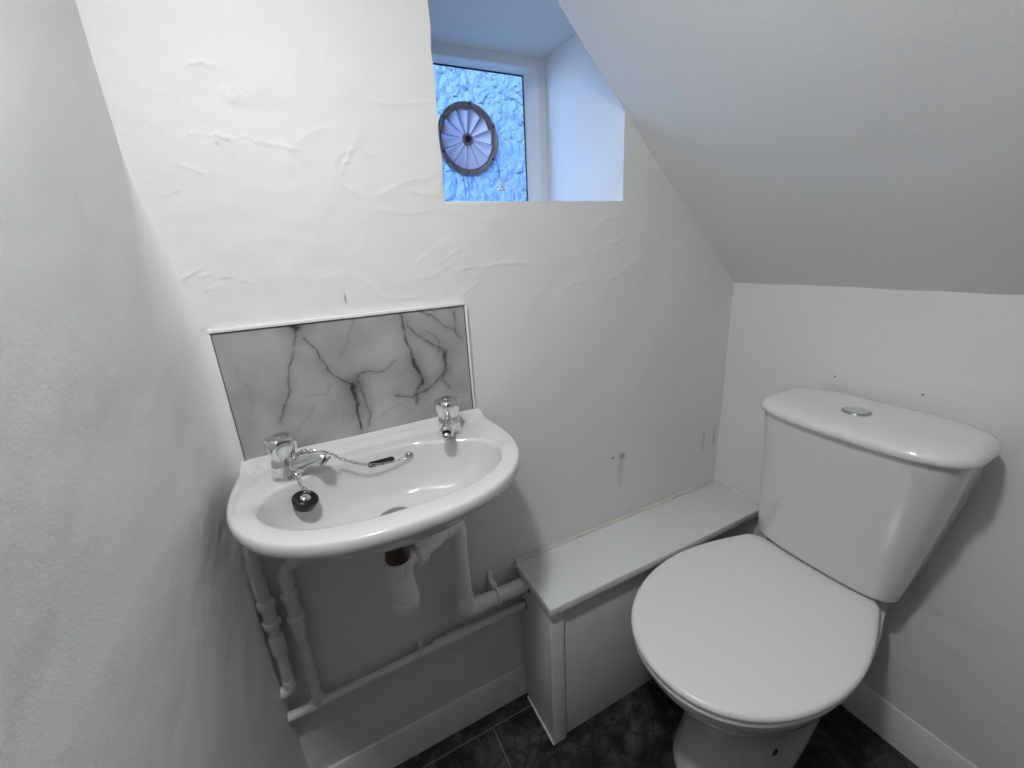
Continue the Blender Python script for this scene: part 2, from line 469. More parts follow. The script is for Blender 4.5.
def left_fn(y, z):
    d = .003 * noise.noise((y * 3.5, z * 3.5, 40)) + .0012 * noise.noise((y * 12, z * 12, 44)) + .0004 * noise.noise((y * 40, z * 40, 41))
    # a gouge with a filled edge beside it
    u, v = (y + .105), (z - 1.152)
    a, b = u * .5 + v * .86, -u * .86 + v * .5
    d -= .0008 * math.exp(-(a / .02) ** 2 - (b / .006) ** 2)
    d += .0012 * math.exp(-((a - .02) / .012) ** 2 - ((b - .012) / .004) ** 2)
    k = sm(-.40, -.16, y) * sm(1.06, .92, z) * sm(.60, .72, z)
    if k > 0: d += k * (.0011 * max(0, noise.noise((y * 38, z * 38, 71)) - .05) + .0006 * noise.noise((y * 80, z * 60, 72)))
    return XL + d
def left_pt(u, z):
    """u <= 0 runs along the wall towards the corner, 0..1 round the plastered corner on to the basin wall"""
    k = corner_k(z); a, b = .032 * k + .0004, .105 * k + .0004
    if u <= 0:
        y = YF - .02 + (YB - b - YF + .02) * (1 + u)
        return (left_fn(y, z), y, z)
    th = u * PI / 2
    x0 = left_fn(YB - b, z)
    x = x0 + (XL + a - x0) * (1 - math.cos(th)); y = YB - b + b * math.sin(th)
    n = k * (.0007 * noise.noise((y * 60, z * 50, 75)) + .0004 * noise.noise((x * 120, z * 120, 76))) * (1 - u)
    return (x + n, y - back_disp(x, z) * u * u + (.0006 if u > .999 else 0), z)
uu = [-1 + .55 * i / 20 for i in range(20)] + [-.45 + .45 * i / 90 for i in range(90)] + [i / 26 for i in range(27)]
patch('wall_left', uu, lin(-.03, ZC + .03, .0065), left_pt, M['wall_plain'], 'white plastered side wall left of the basin')

def right_fn(y, z):
    d = .002 * noise.noise((y * 5, z * 5, 60)) + .0009 * noise.noise((y * 14, z * 22, 64)) + .0003 * noise.noise((y * 50, z * 50, 61))
    r = 1 - abs(noise.noise((y * 7 + 4, z * 12, 69.3))) * 9
    if r > 0: d += .0007 * r
    return (XR - d, y, z)
patch('wall_right', lin(YF - .02, .02, .008), lin(-.03, 1.3, .008), right_fn, M['wall_side'], 'white wall behind the toilet, below the sloping soffit')
patch('wall_front', lin(XL - .05, XR + .05, .06), lin(-.03, ZC + .03, .06), lambda x, z: (x, YF, z), M['unseen_wall'], 'unseen wall behind the camera, darkened to cut bounced light')
patch('floor', lin(XL - .05, XR + .05, .1), lin(YF - .05, .05, .1), lambda x, y: (x, y, 0), M['floor'], 'dark slate effect floor tiles with pale joints')

# sloping soffit of the stairs: a solid wedge, with a flat ceiling beyond it
SO = []
def slope_pt(t, y):
    x = SX + (XR + .02 - SX) * t
    z = SZ + (SZ0 - SZ) * (x - SX) / (XR - SX)
    d = .0022 * noise.noise((x * 5, y * 5, 80)) + .0009 * noise.noise((x * 15, y * 15, 85))
    return (x - .7 * d, y, z - .7 * d)
ts = [i / 70 for i in range(71)]; ysl = lin(YF, 0.0, .012)
V = [slope_pt(t, y) for y in ysl for t in ts]; n = len(ts)
F = [(j * n + i, j * n + i + 1, (j + 1) * n + i + 1, (j + 1) * n + i) for j in range(len(ysl) - 1) for i in range(n - 1)]
b = len(V)
for y in ysl:
    e = slope_pt(0, y); V.append((e[0], y, ZC + .02))
nb = len(ysl)
F += [(j * n, (j + 1) * n, b + j + 1, b + j) for j in range(nb - 1)]           # riser
b2 = len(V)
for y in ysl: V.append((XR + .02, y, ZC + .02))
F += [(b + j, b + j + 1, b2 + j + 1, b2 + j) for j in range(nb - 1)]           # top
F += [(j * n + n - 1, b2 + j, b2 + j + 1, (j + 1) * n + n - 1) for j in range(nb - 1)]
F.append(tuple([i for i in range(n)] + [b2, b])[::-1])
last = (nb - 1) * n
F.append(tuple([last + i for i in range(n)] + [b2 + nb - 1, b + nb - 1]))
struct(mesh_obj('ceiling', V, F, M['soffit'], sharp=40), 'sloping white soffit under the stairs')
V, F = box(XL - .05, XR + .05, YF - .05, .05, ZC, ZC + .05)
struct(mesh_obj('ceiling_flat', V, F, M['soffit'], smooth=False), 'flat white ceiling above the basin').name = 'ceiling.001'

# lumpy filler bead where the soffit meets the wall
pth = []; rad = []
for i in range(140):
    t = .06 + .92 * i / 139
    x = SX + (XR - SX) * t; z = SZ + (SZ0 - SZ) * t
    pth.append(Vector((x + .0008 * noise.noise((x * 60, 0, 2)), -.001, z - .0006 + .001 * noise.noise((x * 45, 4, 2)))))
    rad.append(.0012 + .0012 * abs(noise.noise((x * 70, 9, 1))) + (.0012 if .2 < t < .62 and noise.noise((x * 120, 3, 3)) > .1 else 0))
V, F = tube(pth, rad, 8, lump=.0008)
struct(mesh_obj('trim_1', V, F, M['wall_plain']), 'lumpy filler bead along the soffit joint')

# skirting boards
prof = [(.006, -.02), (.006, .098), (-.003, .098), (-.0065, .095), (-.0072, .080), (-.0090, .077), (-.0090, -.02)]
V, F = prism(prof, 'x', XL - .01, .372)
struct(mesh_obj('baseboard_back', V, F, M['gloss_white'], sharp=50), 'low white skirting board under the basin')
prof = [(XR + .02, -.02), (XR + .02, .104), (XR - .0030, .104), (XR - .0055, .100), (XR - .0060, .086), (XR - .0075, .083), (XR - .0075, -.02)]
V, F = prism(prof, 'y', YF, -.15)
struct(mesh_obj('baseboard_right', V, F, M['gloss_white'], sharp=50), 'white skirting board behind the toilet')

# ------------------------------------------------------------------ window
win = thing('window_1', 'small window with obscured glass set deep in the wall niche', 'window', (.46, ND, NZ0))
del win['category']; struct(win)
def wpart(name, vf, mat, **k):
    o = mesh_obj(name, [Vector(p) - Vector((.46, ND, NZ0)) for p in vf[0]], vf[1], mat, win, **k); return o
# frame: flat face with a splayed bead running back to the glass
def frame_ring(x0, x1, z0, z1, y): return [(x0, y, z0), (x1, y, z0), (x1, y, z1), (x0, y, z1)]
rg = [frame_ring(NX0 - .05, NX1 + .05, NZ0 - .05, NZ1 + .05, ND + .05), frame_ring(NX0 - .05, NX1 + .05, NZ0 - .05, NZ1 + .05, ND - .0005),
      frame_ring(NX0 + .012, .655, NZ0 + .020, 1.624, ND - .0005),
      frame_ring(NX0 + .014, .652, NZ0 + .022, 1.622, ND + .002),
      frame_ring(NX0 + .022, .630, NZ0 + .032, 1.617, ND + .033), frame_ring(NX0 + .022, .630, NZ0 + .032, 1.617, ND + .036), frame_ring(NX0 - .04, NX1 + .04, NZ0 - .04, NZ1 + .04, ND + .046)]
vf = rings_mesh(rg, False, False)
wpart('window_frame', vf, M['upvc_window'], sharp=20)
# dark glazing gasket
g = []
for (x0, x1, z0, z1) in [(.6275, .6305, NZ0 + .03, 1.62), (NX0 + .02, NX0 + .025, NZ0 + .03, 1.62), (NX0 + .02, .6305, 1.6145, 1.6175), (NX0 + .02, .6305, NZ0 + .031, NZ0 + .034)]:
    g.append(box(x0, x1, ND + .0315, ND + .034, z0, z1))
wpart('glazing_gasket', join(*g), M['dark_void'], smooth=False)
PY = ND + .034
us = lin(NX0 + .018, .634, .003); vs_ = lin(NZ0 + .028, 1.622, .003)
FC = Vector((.459, PY - .001, 1.459))
V = []; n = len(us)
for z in vs_:
    for x in us:
        p = Vector((x * 22, z * 22, 3)); w = noise.noise_vector(p * .45) * 1.2
        h = .0012 * noise.noise(p * 1.6 + w) + .0007 * (1 - abs(noise.noise(p * 2.4 + w * 1.8)) * 4)
        V.append((x, PY - h, z))
F = [(j * n + i, j * n + i + 1, (j + 1) * n + i + 1, (j + 1) * n + i) for j in range(len(vs_) - 1) for i in range(n - 1)
     if ((us[i] - FC.x) ** 2 + (vs_[j] - FC.z) ** 2) ** .5 > .072]          # round hole cut for the ventilator
wpart('window_pane', (V, F), M['pane'], sharp=0)

# spinning window ventilator
fan = thing('window_ventilator', 'round plastic ventilator with spinning blades set in the window glass', 'ventilator', FC)
AX = (0, -1, 0)
RO = .084
V, F = lathe([(.072, -.012), (RO, -.010), (RO, .008), (RO - .002, .0125), (RO - .0055, .0145), (RO - .011, .013), (RO - .0135, .008), (RO - .0138, -.010), (.070, -.012)], 72, AX)
V, F = rings_mesh([[FC * 0 + (Vector((r * math.cos(2 * PI * i / 72), -h, r * math.sin(2 * PI * i / 72)))) for i in range(72)] for (r, h) in
     [(.0720, -.012), (RO, -.010), (RO, .008), (RO - .002, .0125), (RO - .0055, .0145), (RO - .0085, .013), (RO - .0110, .008), (.0720, -.012)]], False, False)
mesh_obj('ring', V, F, M['fan_plastic'], fan)
# inner retaining ring, a second step
V, F = rings_mesh([[Vector((r * math.cos(2 * PI * i / 64), -h, r * math.sin(2 * PI * i / 64))) for i in range(64)] for (r, h) in
     [(.0735, -.004), (.0735, .004), (.0690, .0045), (.0685, -.004), (.0735, -.004)]], False, False)
mesh_obj('inner_ring', V, F, M['fan_plastic'], fan)
V, F = lathe([(.006, -.004), (.0135, -.003), (.0142, .006), (.012, .009), (.0085, .0095), (.008, .004)], 32, AX)
hub = mesh_obj('hub', V, F, M['fan_plastic'], fan)
V, F = lathe([(.0075, .003), (.0075, .0102), (.006, .0105)], 20, AX)
mesh_obj('hub_centre', V, F, M['dark_void'], hub)
NB = 12
def blade(a0):
    v = []; f = []; nr, na = 10, 5
    for k in range(nr + 1):
        r = .0125 + (.0695 - .0125) * k / nr
        for i in range(na + 1):
            u = i / na
            a = a0 + (u - .5) * 2 * PI / NB * .93
            tw = (u - .5) * .012 * (r / .066) + .0022 * math.sin(u * PI)
            v.append(Vector((r * math.cos(a), -tw, r * math.sin(a))))
    for k in range(nr):
        for i in range(na):
            q = k * (na + 1) + i; f.append((q, q + 1, q + na + 2, q + na + 1))
    m2 = len(v)
    v += [p + Vector((0, .0012, 0)) for p in v]
    f += [tuple(m2 + i for i in q[::-1]) for q in f]
    return v, f
for k in range(NB):
    a0 = 2 * PI * k / NB + .12
    mesh_obj('blade', *blade(a0), M['blade'], fan, sharp=60)
# thin front guard ribs
for k in range(NB):
    a0 = 2 * PI * (k + .5) / NB + .12
    d = Vector((math.cos(a0), 0, math.sin(a0)))
    V, F = tube([d * .013 + Vector((0, -.0075, 0)), d * .070 + Vector((0, -.0065, 0))], .0009, 6)
    mesh_obj('rib', V, F, M['fan_plastic'], fan)
for k in range(6):
    a0 = 2 * PI * k / 6 + PI / 2 - .1
    d = Vector((math.cos(a0), 0, math.sin(a0))) * .0775
    V, F = lathe([(.0028, .010), (.0028, .0152), (.0022, .0158)], 12, AX, d)
    mesh_obj('screw', V, F, M['dark_void'], fan)
# pull cords and the clear bell-shaped toggle
V, F = tube(round_path([(.074, -.012, -.045), (.078, -.014, -.07), (.081, -.014, -.092)], .01), .0008, 6)
cd = mesh_obj('pull_cord', V, F, M['cord'], fan)
V, F = tube(round_path([(.066, -.010, -.055), (.062, -.012, -.075), (.076, -.012, -.075), (.092, -.012, -.070)], .006), .0006, 6)
mesh_obj('pull_cord', V, F, M['cord'], fan)
V, F = lathe([(.0020, .002), (.0034, -.002), (.0036, -.012), (.0050, -.019), (.0085, -.0235), (.0110, -.026), (.0112, -.030), (.0090, -.032), (.004, -.0325)], 20, (0, 0, 1), (.083, -.0145, -.090))
mesh_obj('toggle', V, F, M['clear'], cd)
V, F = tube(round_path([(-.045, -.013, -.068), (-.028, -.013, -.082), (-.022, -.013, -.10), (-.021, -.013, -.155)], .02), .0007, 6)
mesh_obj('pull_cord', V, F, M['cord'], fan)

# ------------------------------------------------------------------ splashback tile
TX0, TX1, TZ0, TZ1 = -.1325, .2835, .8625, 1.0915
spl = thing('splashback', 'grey veined marble splashback panel with white edging above the basin', 'splashback', (.0755, 0, TZ0))
off = Vector((.0755, 0, TZ0))
VEIN = [  # polyline (x, z), width, strength
 ([(-.02,1.086),(-.015,1.083),(-.006,1.081)], .0060, .75), ([(-.016,1.084),(-.015,1.079)], .008, .7),
 ([(-.015,1.079),(-.018,1.063),(-.027,1.037),(-.037,.999),(-.049,.967),(-.061,.937),(-.067,.93)], .0026, .55),
 ([(-.005,1.061),(.009,1.043),(.011,1.022),(.02,1.003),(.039,.985),(.055,.97),(.062,.962)], .0030, .62),
 ([(.058,.97),(.057,.945),(.057,.926),(.06,.909),(.061,.892),(.061,.879)], .0042, .8), ([(.060,.962),(.060,.93)], .0085, .75),
 ([(.071,.961),(.076,.941),(.077,.908),(.076,.882)], .0022, .5),
 ([(.068,.967),(.072,.988),(.084,.989),(.1,.986),(.121,.989),(.138,.998)], .0026, .5), ([(.066,.975),(.070,.985)], .006, .4),
 ([(.159,1.086),(.162,1.068),(.161,1.038),(.167,1.012),(.173,.986),(.183,.965),(.183,.945)], .0040, .75),
 ([(.170,1.000),(.183,.962)], .0055, .55),
 ([(.17,1.061),(.177,1.048),(.191,1.037),(.203,1.026),(.23,1.012),(.235,.995),(.232,.969),(.206,.941),(.185,.928),(.158,.923),(.129,.936)], .0034, .55),
 ([(.198,1.088),(.22,1.067),(.238,1.052),(.26,1.043),(.268,1.023)], .0030, .5), ([(.26,1.075),(.261,1.049)], .004, .5),
 ([(-.018,.961),(.013,.96),(.021,.976)], .0022, .25), ([(.077,1.084),(.06,1.046),(.044,1.02)], .002, .25),
 ([(-.063,.886),(-.038,.91),(-.006,.946)], .002, .22), ([(.18,.946),(.168,.928),(.169,.908)], .006, .5),
 ([(.226,1.003),(.226,1.029),(.205,1.044)], .0035, .35), ([(.229,.97),(.223,.951),(.238,.927)], .005, .4),
 ([(.236,1.003),(.233,.972)], .006, .45), ([(-.11,1.03),(-.10,.99),(-.105,.95)], .003, .12), ([(.10,.90),(.13,.915),(.16,.90)], .003, .2)]
bxs = [(min(p[0] for p in pl) - .03, max(p[0] for p in pl) + .03, min(p[1] for p in pl) - .03, max(p[1] for p in pl) + .03) for pl, w, s in VEIN]
def vein(x, z):
    jx = x + .0050 * noise.noise((x * 38, z * 38, 1)) + .0018 * noise.noise((x * 160, z * 160, 2))
    jz = z + .0050 * noise.noise((x * 38, z * 38, 11)) + .0018 * noise.noise((x * 160, z * 160, 12))
    br = .62 + .9 * noise.noise((x * 70, z * 70, 5))
    v = 0.0
    for (pl, w, s), (a0, a1, b0, b1) in zip(VEIN, bxs):
        if not (a0 < x < a1 and b0 < z < b1): continue
        d = min(segd(jx, jz, pl[i], pl[i + 1]) for i in range(len(pl) - 1))
        k = s * (math.exp(-(d / (w * .55)) ** 2) * max(.15, min(1, br + .25)) + .30 * math.exp(-(d / (w * 3.2)) ** 2))
        v = 1 - (1 - v) * (1 - min(k, .95))
    return v
us = lin(TX0 + .0015, TX1 - .0012, .0014); vs_ = lin(TZ0, TZ1 - .004, .0014); n = len(us)
V = [Vector((x, -.008, z)) - off for z in vs_ for x in us]
F = [(j * n + i, j * n + i + 1, (j + 1) * n + i + 1, (j + 1) * n + i) for j in range(len(vs_) - 1) for i in range(n - 1)]
# panel edges return to the wall
bd = [i for i in range(n)] + [j * n + n - 1 for j in range(1, len(vs_))] + [(len(vs_) - 1) * n + i for i in range(n - 2, -1, -1)] + [j * n for j in range(len(vs_) - 2, 0, -1)]
b0 = len(V)
for q in bd: V.append(Vector((V[q].x, .003, V[q].z)))
F += [(bd[k], bd[(k + 1) % len(bd)], b0 + (k + 1) % len(bd), b0 + k) for k in range(len(bd))]
tile = mesh_obj('marble_panel', V, F, M['tile'], spl, sharp=35)
at = tile.data.attributes.new('vein', 'FLOAT', 'POINT')
at.data.foreach_set('value', [vein(v.co.x + off.x, v.co.z + off.z) for v in tile.data.vertices])
V, F = box(TX0 - .001, TX1 + .001, -.0115, .003, TZ1 - .0045, TZ1 + .0008, .0014)
mesh_obj('top_edging', [p - off for p in V], F, M['upvc'], spl)
for x0, x1 in ((TX0 - .001, TX0 + .0020), (TX1 - .0016, TX1 + .0032)):
    V, F = box(x0, x1, -.0115, .003, TZ0 + .0005, TZ1 - .005, .0016)
    mesh_obj('side_edging', [p - off for p in V], F, M['upvc'], spl)
g = [box(TX0 + .003, TX1 - .002, -.0088, -.0030, TZ1 - .0058, TZ1 - .0040), box(TX1 - .0030, TX1 - .0014, -.0088, -.003, TZ0, TZ1 - .006),
     box(TX0 + .0018, TX0 + .0030, -.0088, -.003, TZ0, TZ1 - .006), box(TX0, TX1, -.0090, -.002, TZ0 - .001, TZ0 + .0022)]
mesh_obj('dark_joint', [p - off for p in join(*g)[0]], join(*g)[1], M['dark_void'], spl, smooth=False)

# ------------------------------------------------------------------ basin
BX, BZ = .078, .860
basin = thing('wash_basin', 'small white wall hung wash basin below the marble splashback', 'basin', (BX, 0, BZ))
NT = 120
def D_out(y):
    y = -y
    if y <= .11: return .219 + .007 * sm(0, .11, y)
    t = (y - .11) / .203
    return .226 * max(0, 1 - t ** 2.35) ** (1 / 2.35)
def D_poly(n=240):
    R = []
    L = []
    for i in range(n + 1):
        s = i / n
        y = -.313 * (1 - (1 - s) ** 2.2) if s < 1 else -.313
        L.append((D_out(y), y))
    return L + [(-x, y) for x, y in L[::-1]]
POLY_O = D_poly()
def I_pts():
    # inner edge of the bowl, right half from front to back; kidney shape clearing the tap platforms
    h = [(0, -.274), (.05, -.272), (.10, -.262), (.14, -.243), (.170, -.212), (.186, -.172), (.184, -.135), (.163, -.107), (.130, -.092), (.10, -.078), (.07, -.065), (.035, -.059), (0, -.058)]
    # Catmull-Rom
    P = [(-h[1][0], h[1][1])] + h + [(-h[-2][0], h[-2][1])]
    o = []
    for i in range(1, len(P) - 2):
        for k in range(10):
            t = k / 10
            a, b, c, d = P[i - 1], P[i], P[i + 1], P[i + 2]
            o.append(tuple(.5 * (2 * b[q] + (c[q] - a[q]) * t + (2 * a[q] - 5 * b[q] + 4 * c[q] - d[q]) * t * t + (-a[q] + 3 * b[q] - 3 * c[q] + d[q]) * t ** 3) for q in (0, 1)))
    o.append(h[-1])
    return o + [(-x, y) for x, y in o[::-1][1:-1]]
POLY_I = I_pts()
BC = Vector((0, -.165))
def cast(poly, a):
    d = (math.cos(a), math.sin(a)); best = None; n = len(poly)
    for i in range(n):
        p, q = poly[i], poly[(i + 1) % n]
        ex, ey = q[0] - p[0], q[1] - p[1]
        den = d[0] * ey - d[1] * ex
        if abs(den) < 1e-12: continue
        wx, wy = p[0] - BC.x, p[1] - BC.y
        t = (wx * ey - wy * ex) / den; s = (wx * d[1] - wy * d[0]) / den
        if t > 0 and -1e-6 <= s <= 1 + 1e-6 and (best is None or t > best): best = t
    return Vector((BC.x + d[0] * best, BC.y + d[1] * best))
# angles denser near the rear corners
ca = [math.atan2(-BC.y, .219), math.atan2(-BC.y, -.219)]
angs = sorted(set([2 * PI * i / NT - PI for i in range(NT)] + ca + [c + s for c in ca for s in (-.02, .02)]))
OUT = [cast(POLY_O, a) for a in angs]; INN = [cast(POLY_I, a) for a in angs]
DR = Vector((0, -.140))
def ledge(y, x):                    # raised upstand at the wall and dished tap platforms
    return .0080 * sm(-.030, -.023, y) + .004 * sm(-.016, -.011, y)
rings = []
def R(fn): rings.append([Vector(fn(OUT[i], INN[i])) for i in range(len(angs))])
def under(s, z, cy=-.115):
    def fn(o, i):
        c = Vector((0, cy)); p = c + (o - c) * s
        y = min(0, p.y) if o.y < -.001 else 0
        return (p.x, y, z)
    return fn
for s, z in [(.05, -.126), (.16, -.126), (.28, -.123), (.42, -.113), (.56, -.096), (.70, -.073), (.80, -.054), (.875, -.038), (.925, -.030), (.955, -.0255)]: R(under(s, z))
for s, z in [(.980, -.0225), (.994, -.0180), (1.0, -.0120)]: R(under(s, z))
for s, z in [(.999, -.0065), (.993, -.0025), (.986, -.0008)]: R(under(s, z))
for k in range(16):
    t = k / 15
    def fn(o, i, t=t):
        c = Vector((0, -.115)); o2 = c + (o - c) * .978
        if o.y > -.001: o2.y = 0
        i2 = BC + (i - BC) * 1.025
        p = o2.lerp(i2, t)
        crown = .0008 * math.sin(PI * t) - .0050 * sm(.12, .22, t) * sm(-.190, -.135, p.y) - .0014 * sm(.42, .50, t) * sm(-.170, -.125, p.y)
        return (p.x, p.y, crown + ledge(p.y, p.x))
    R(fn)
for s, z in [(1.008, -.0006), (.998, -.0030), (.991, -.0070), (.986, -.0120)]:
    R(lambda o, i, s=s, z=z: (*(BC + (i - BC) * s), z - .0064 * sm(-.190, -.135, (BC + (i - BC) * s).y) * (1 if z > -.004 else .6)))
for k in range(1, 15):
    t = k / 14
    s = 1 - t
    dz = -.012 - .088 * (1 - s ** 5) ** .78
    def fn(o, i, s=s, dz=dz):
        c = BC.lerp(DR, 1 - s); p = c + (i - BC) * (.986 * (.06 + .94 * s))
        return (p.x, p.y, dz)
    R(fn)
V, F = rings_mesh(rings)
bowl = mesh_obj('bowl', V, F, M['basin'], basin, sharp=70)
bm_ = bmesh.new(); bm_.from_mesh(bowl.data)
BVH = BVHTree.FromBMesh(bm_); bm_.free()
def hit(p, d):
    loc, nrm, idx, dist = BVH.ray_cast(Vector(p) - Vector((BX, 0, BZ)), Vector(d).normalized())
    return loc + Vector((BX, 0, BZ)), nrm
BO = Vector((BX, 0, BZ))
# overflow slot, an oblong opening in the back of the bowl
p, nr = hit((.078, -.15, .832), (0, 1, 0))
if nr.y > 0: nr = -nr
ex = Vector((1, 0, 0)); ez = nr.cross(ex).normalized()
if ez.z < 0: ez = -ez
def stadium(c, hw, hh, n, off_): 
    out = []
    for i in range(2 * n):
        a = -PI / 2 + PI * i / (n - 1) if i < n else PI / 2 + PI * (i - n) / (n - 1)
        s = 1 if i < n else -1
        out.append(c + ex * (s * (hw - hh) + hh * math.cos(a)) + ez * (hh * math.sin(a)) + nr * off_)
    return out
V, F = rings_mesh([stadium(p, .0235, .0052, 10, -.006), stadium(p, .0235, .0052, 10, .0006), stadium(p, .0215, .0040, 10, .0007)])
mesh_obj('overflow_slot', [q - BO for q in V], F, M['dark_void'], basin)
# slotted waste in the bottom of the bowl
p, nrm = hit((BX, -.138, .84), (0, 0, -1))
V, F = lathe([(.030, -.004), (.0305, .001), (.029, .0026), (.024, .0022), (.019, .0008), (.018, -.002)], 40, (0, 0, 1), p)
wst = mesh_obj('waste_outlet', [q - BO for q in V], F, M['chrome_dull'], basin)
V, F = lathe([(.0175, -.003), (.0175, -.0008), (.016, -.0006)], 24, (0, 0, 1), p)
mesh_obj('waste_hole', [q - BO for q in V], F, M['dark_void'], wst)

# ------------------------------------------------------------------ taps
def deck(x, y): return hit((x, y, 1.0), (0, 0, -1))[0].z
def make_tap(loc, rot, label):
    t = thing('tap', label, 'tap', loc, rot, 'chrome taps on the basin')
    V, F = lathe([(.0235, 0), (.0240, .0015), (.0238, .004), (.0215, .007), (.0212, .010), (.0210, .024), (.0202, .029), (.0185, .033), (.0165, .037)], 40)
    mesh_obj('body', V, F, M['chrome'], t)
    # spout: leaves the body low, rises a little and turns its nose down (points along -y)
    path = round_path([(0, -.004, .019), (0, -.034, .028), (0, -.056, .033), (0, -.065, .027)], .012, 6)
    m_ = len(path); rad = []
    for i in range(m_):
        u = i / (m_ - 1); rad.append(.0150 - .0052 * sm(0, .55, u) + .0022 * sm(.7, .95, u))
    V, F = tube(path, rad, 24)
    sp = mesh_obj('spout', V, F, M['chrome'], t)
    V, F = lathe([(.0075, 0), (.0088, -.001), (.0088, -.004), (.0070, -.0045), (.006, -.001)], 24, (0, .62, .78), (0, -.0655, .0262))
    mesh_obj('nozzle', V, F, M['chrome_dull'], sp)
    # four-lobed cushion head
    pr = [(.0170, .033), (.0178, .036), (.0196, .041), (.0220, .048), (.0240, .056), (.0243, .062), (.0232, .0665), (.0205, .0692), (.0120, .0710), (.004, .0715)]
    amp = [.02, .06, .14, .18, .17, .14, .10, .05, 0, 0]
    V, F = lathe(pr, 64, lobes=4, lobe_amp=amp)
    mesh_obj('head', V, F, M['chrome'], t)
    V, F = lathe([(.0100, .0705), (.0105, .0716), (.0095, .0724), (.003, .0726)], 28)
    mesh_obj('indicator_cap', V, F, M['chrome_dull'], t)
    return t
TL = Vector((-.068, -.071, deck(-.068, -.071))); TR = Vector((.2125, -.058, deck(.2125, -.058)))
make_tap(TL, math.radians(62), 'chrome pillar tap at the left of the basin with the plug chain over its spout')
make_tap(TR, math.radians(-22), 'chrome pillar tap at the right of the basin beside the splashback edge')

# ------------------------------------------------------------------ plug on its chain
pl_loc = Vector((-.051, -.112, .822))
plug = thing('basin_plug', 'black rubber plug hanging from the left tap on a chrome chain', 'plug', pl_loc)
tilt = Vector((.30, -.28, 1)).normalized()
V, F = lathe([(.0150, -.006), (.0172, -.005), (.0190, .003), (.0196, .0065), (.0180, .0085), (.0135, .0090), (.0125, .0075), (.0075, .0075)], 36, tilt)
mesh_obj('stopper', V, F, M['rubber'], plug)
V, F = lathe([(.0072, .0070), (.0078, .0095), (.0060, .0115), (.003, .0125)], 24, tilt)
mesh_obj('chrome_stud', V, F, M['chrome'], plug)
V, F = tube([tilt * .0155 + (Vector((1, 0, 0)) * math.cos(a) * .0052 + tilt * math.sin(a) * .0052) for a in [2 * PI * i / 20 for i in range(20)]], .0008, 6, closed=True)
mesh_obj('pull_ring', V, F, M['chrome'], plug)
# chain stay in the bowl
ps, ns = hit((.128, -.15, .832), (0, 1, 0))
if ns.y > 0: ns = -ns
V, F = lathe([(.0075, -.001), (.0080, .0015), (.0062, .0032), (.0045, .0034), (.0040, .0060), (.0020, .0066)], 24, ns, ps - pl_loc)
mesh_obj('chain_stay', V, F, M['chrome_dull'], plug)
def tapw(p):  # point of the left tap in room space
    a = math.radians(62); return TL + Vector((p[0] * math.cos(a) - p[1] * math.sin(a), p[0] * math.sin(a) + p[1] * math.cos(a), p[2]))
way = [pl_loc + tilt * .0215, pl_loc + Vector((.000, .004, .030)), tapw((-.014, -.020, .0235)), tapw((-.0145, -.022, .031)), tapw((-.006, -.026, .0415)),
       tapw((.008, -.034, .0410)), tapw((.0125, -.048, .0345)), tapw((.008, -.074, .032)), (.012, -.084, .868), (.040, -.084, .850), (.068, -.080, .838), (.100, -.074, .833), ps + ns * .006]
way = [Vector(w) for w in way]
fine = []
for i in range(len(way) - 1):
    a, b, c, d = way[max(i - 1, 0)], way[i], way[i + 1], way[min(i + 2, len(way) - 1)]
    for k in range(20):
        t = k / 20
        fine.append(.5 * (2 * b + (c - a) * t + (2 * a - 5 * b + 4 * c - d) * t * t + (-a + 3 * b - 3 * c + d) * t ** 3))
fine.append(way[-1])
STEP, acc, nodes = .0080, 0, [fine[0]]
for i in range(1, len(fine)):
    acc += (fine[i] - fine[i - 1]).length
    if acc >= STEP: nodes.append(fine[i]); acc = 0
for k in range(len(nodes) - 1):
    a, b = nodes[k], nodes[k + 1]
    t = (b - a).normalized(); c = (a + b) / 2
    s = t.cross(Vector((.2, .3, 1))).normalized(); u = t.cross(s)
    w = (s * math.cos(.5) + u * math.sin(.5)) if k % 2 else (-s * math.sin(.5) + u * math.cos(.5))
    L = (b - a).length / 2 + .0008
    pth = []
    for i in range(16):
        q = 2 * PI * i / 16
        pth.append(c + t * L * math.copysign(abs(math.cos(q)) ** .7, math.cos(q)) + w * .0022 * math.sin(q) - pl_loc)
    V, F = tube(pth, .00075, 6, closed=True)
    mesh_obj('chain_link', V, F, M['chrome_dull'], plug)

# ------------------------------------------------------------------ waste trap and pipe
tr = thing('waste_pipe', 'white plastic bottle trap and waste pipe running from the basin into the boxing', 'waste pipe', (.083, -.12, .55))
to = Vector((.083, -.12, .55))
TB = Vector((.073, -.116, 0))
def tp(name, vf, mat): return mesh_obj(name, [Vector(q) - to for q in vf[0]], vf[1], mat, tr)
tp('tail_washer', lathe([(.0185, .660), (.0212, .662), (.0218, .672), (.0205, .684), (.0205, .722), (.018, .726)], 36, (0, 0, 1), TB), M['bronze'])
pr = [(.0220, .636), (.0244, .638), (.0250, .660), (.0244, .6635), (.0210, .6642)]
tp('trap_nut', lathe(pr, 72, (0, 0, 1), TB, lobes=16, lobe_amp=[.0, .09, .09, 0, 0]), M['upvc'])
tp('trap_bottle', lathe([(.0215, .648), (.0228, .628), (.0242, .606), (.0262, .5865), (.0262, .5840), (.0235, .5830), (.0235, .5790)], 40, (0, 0, 1), TB), M['upvc'])
tp('trap_cup', lathe([(.0262, .5812), (.0274, .579), (.0274, .565), (.0260, .560), (.0252, .553), (.0210, .546), (.012, .543)], 40, (0, 0, 1), TB), M['upvc'])
P0 = TB + Vector((0, 0, .648)); P1 = Vector((.210, -.040, .6420)); P2 = Vector((.210, -.040, .405)); P3 = Vector((.375, -.040, .405))
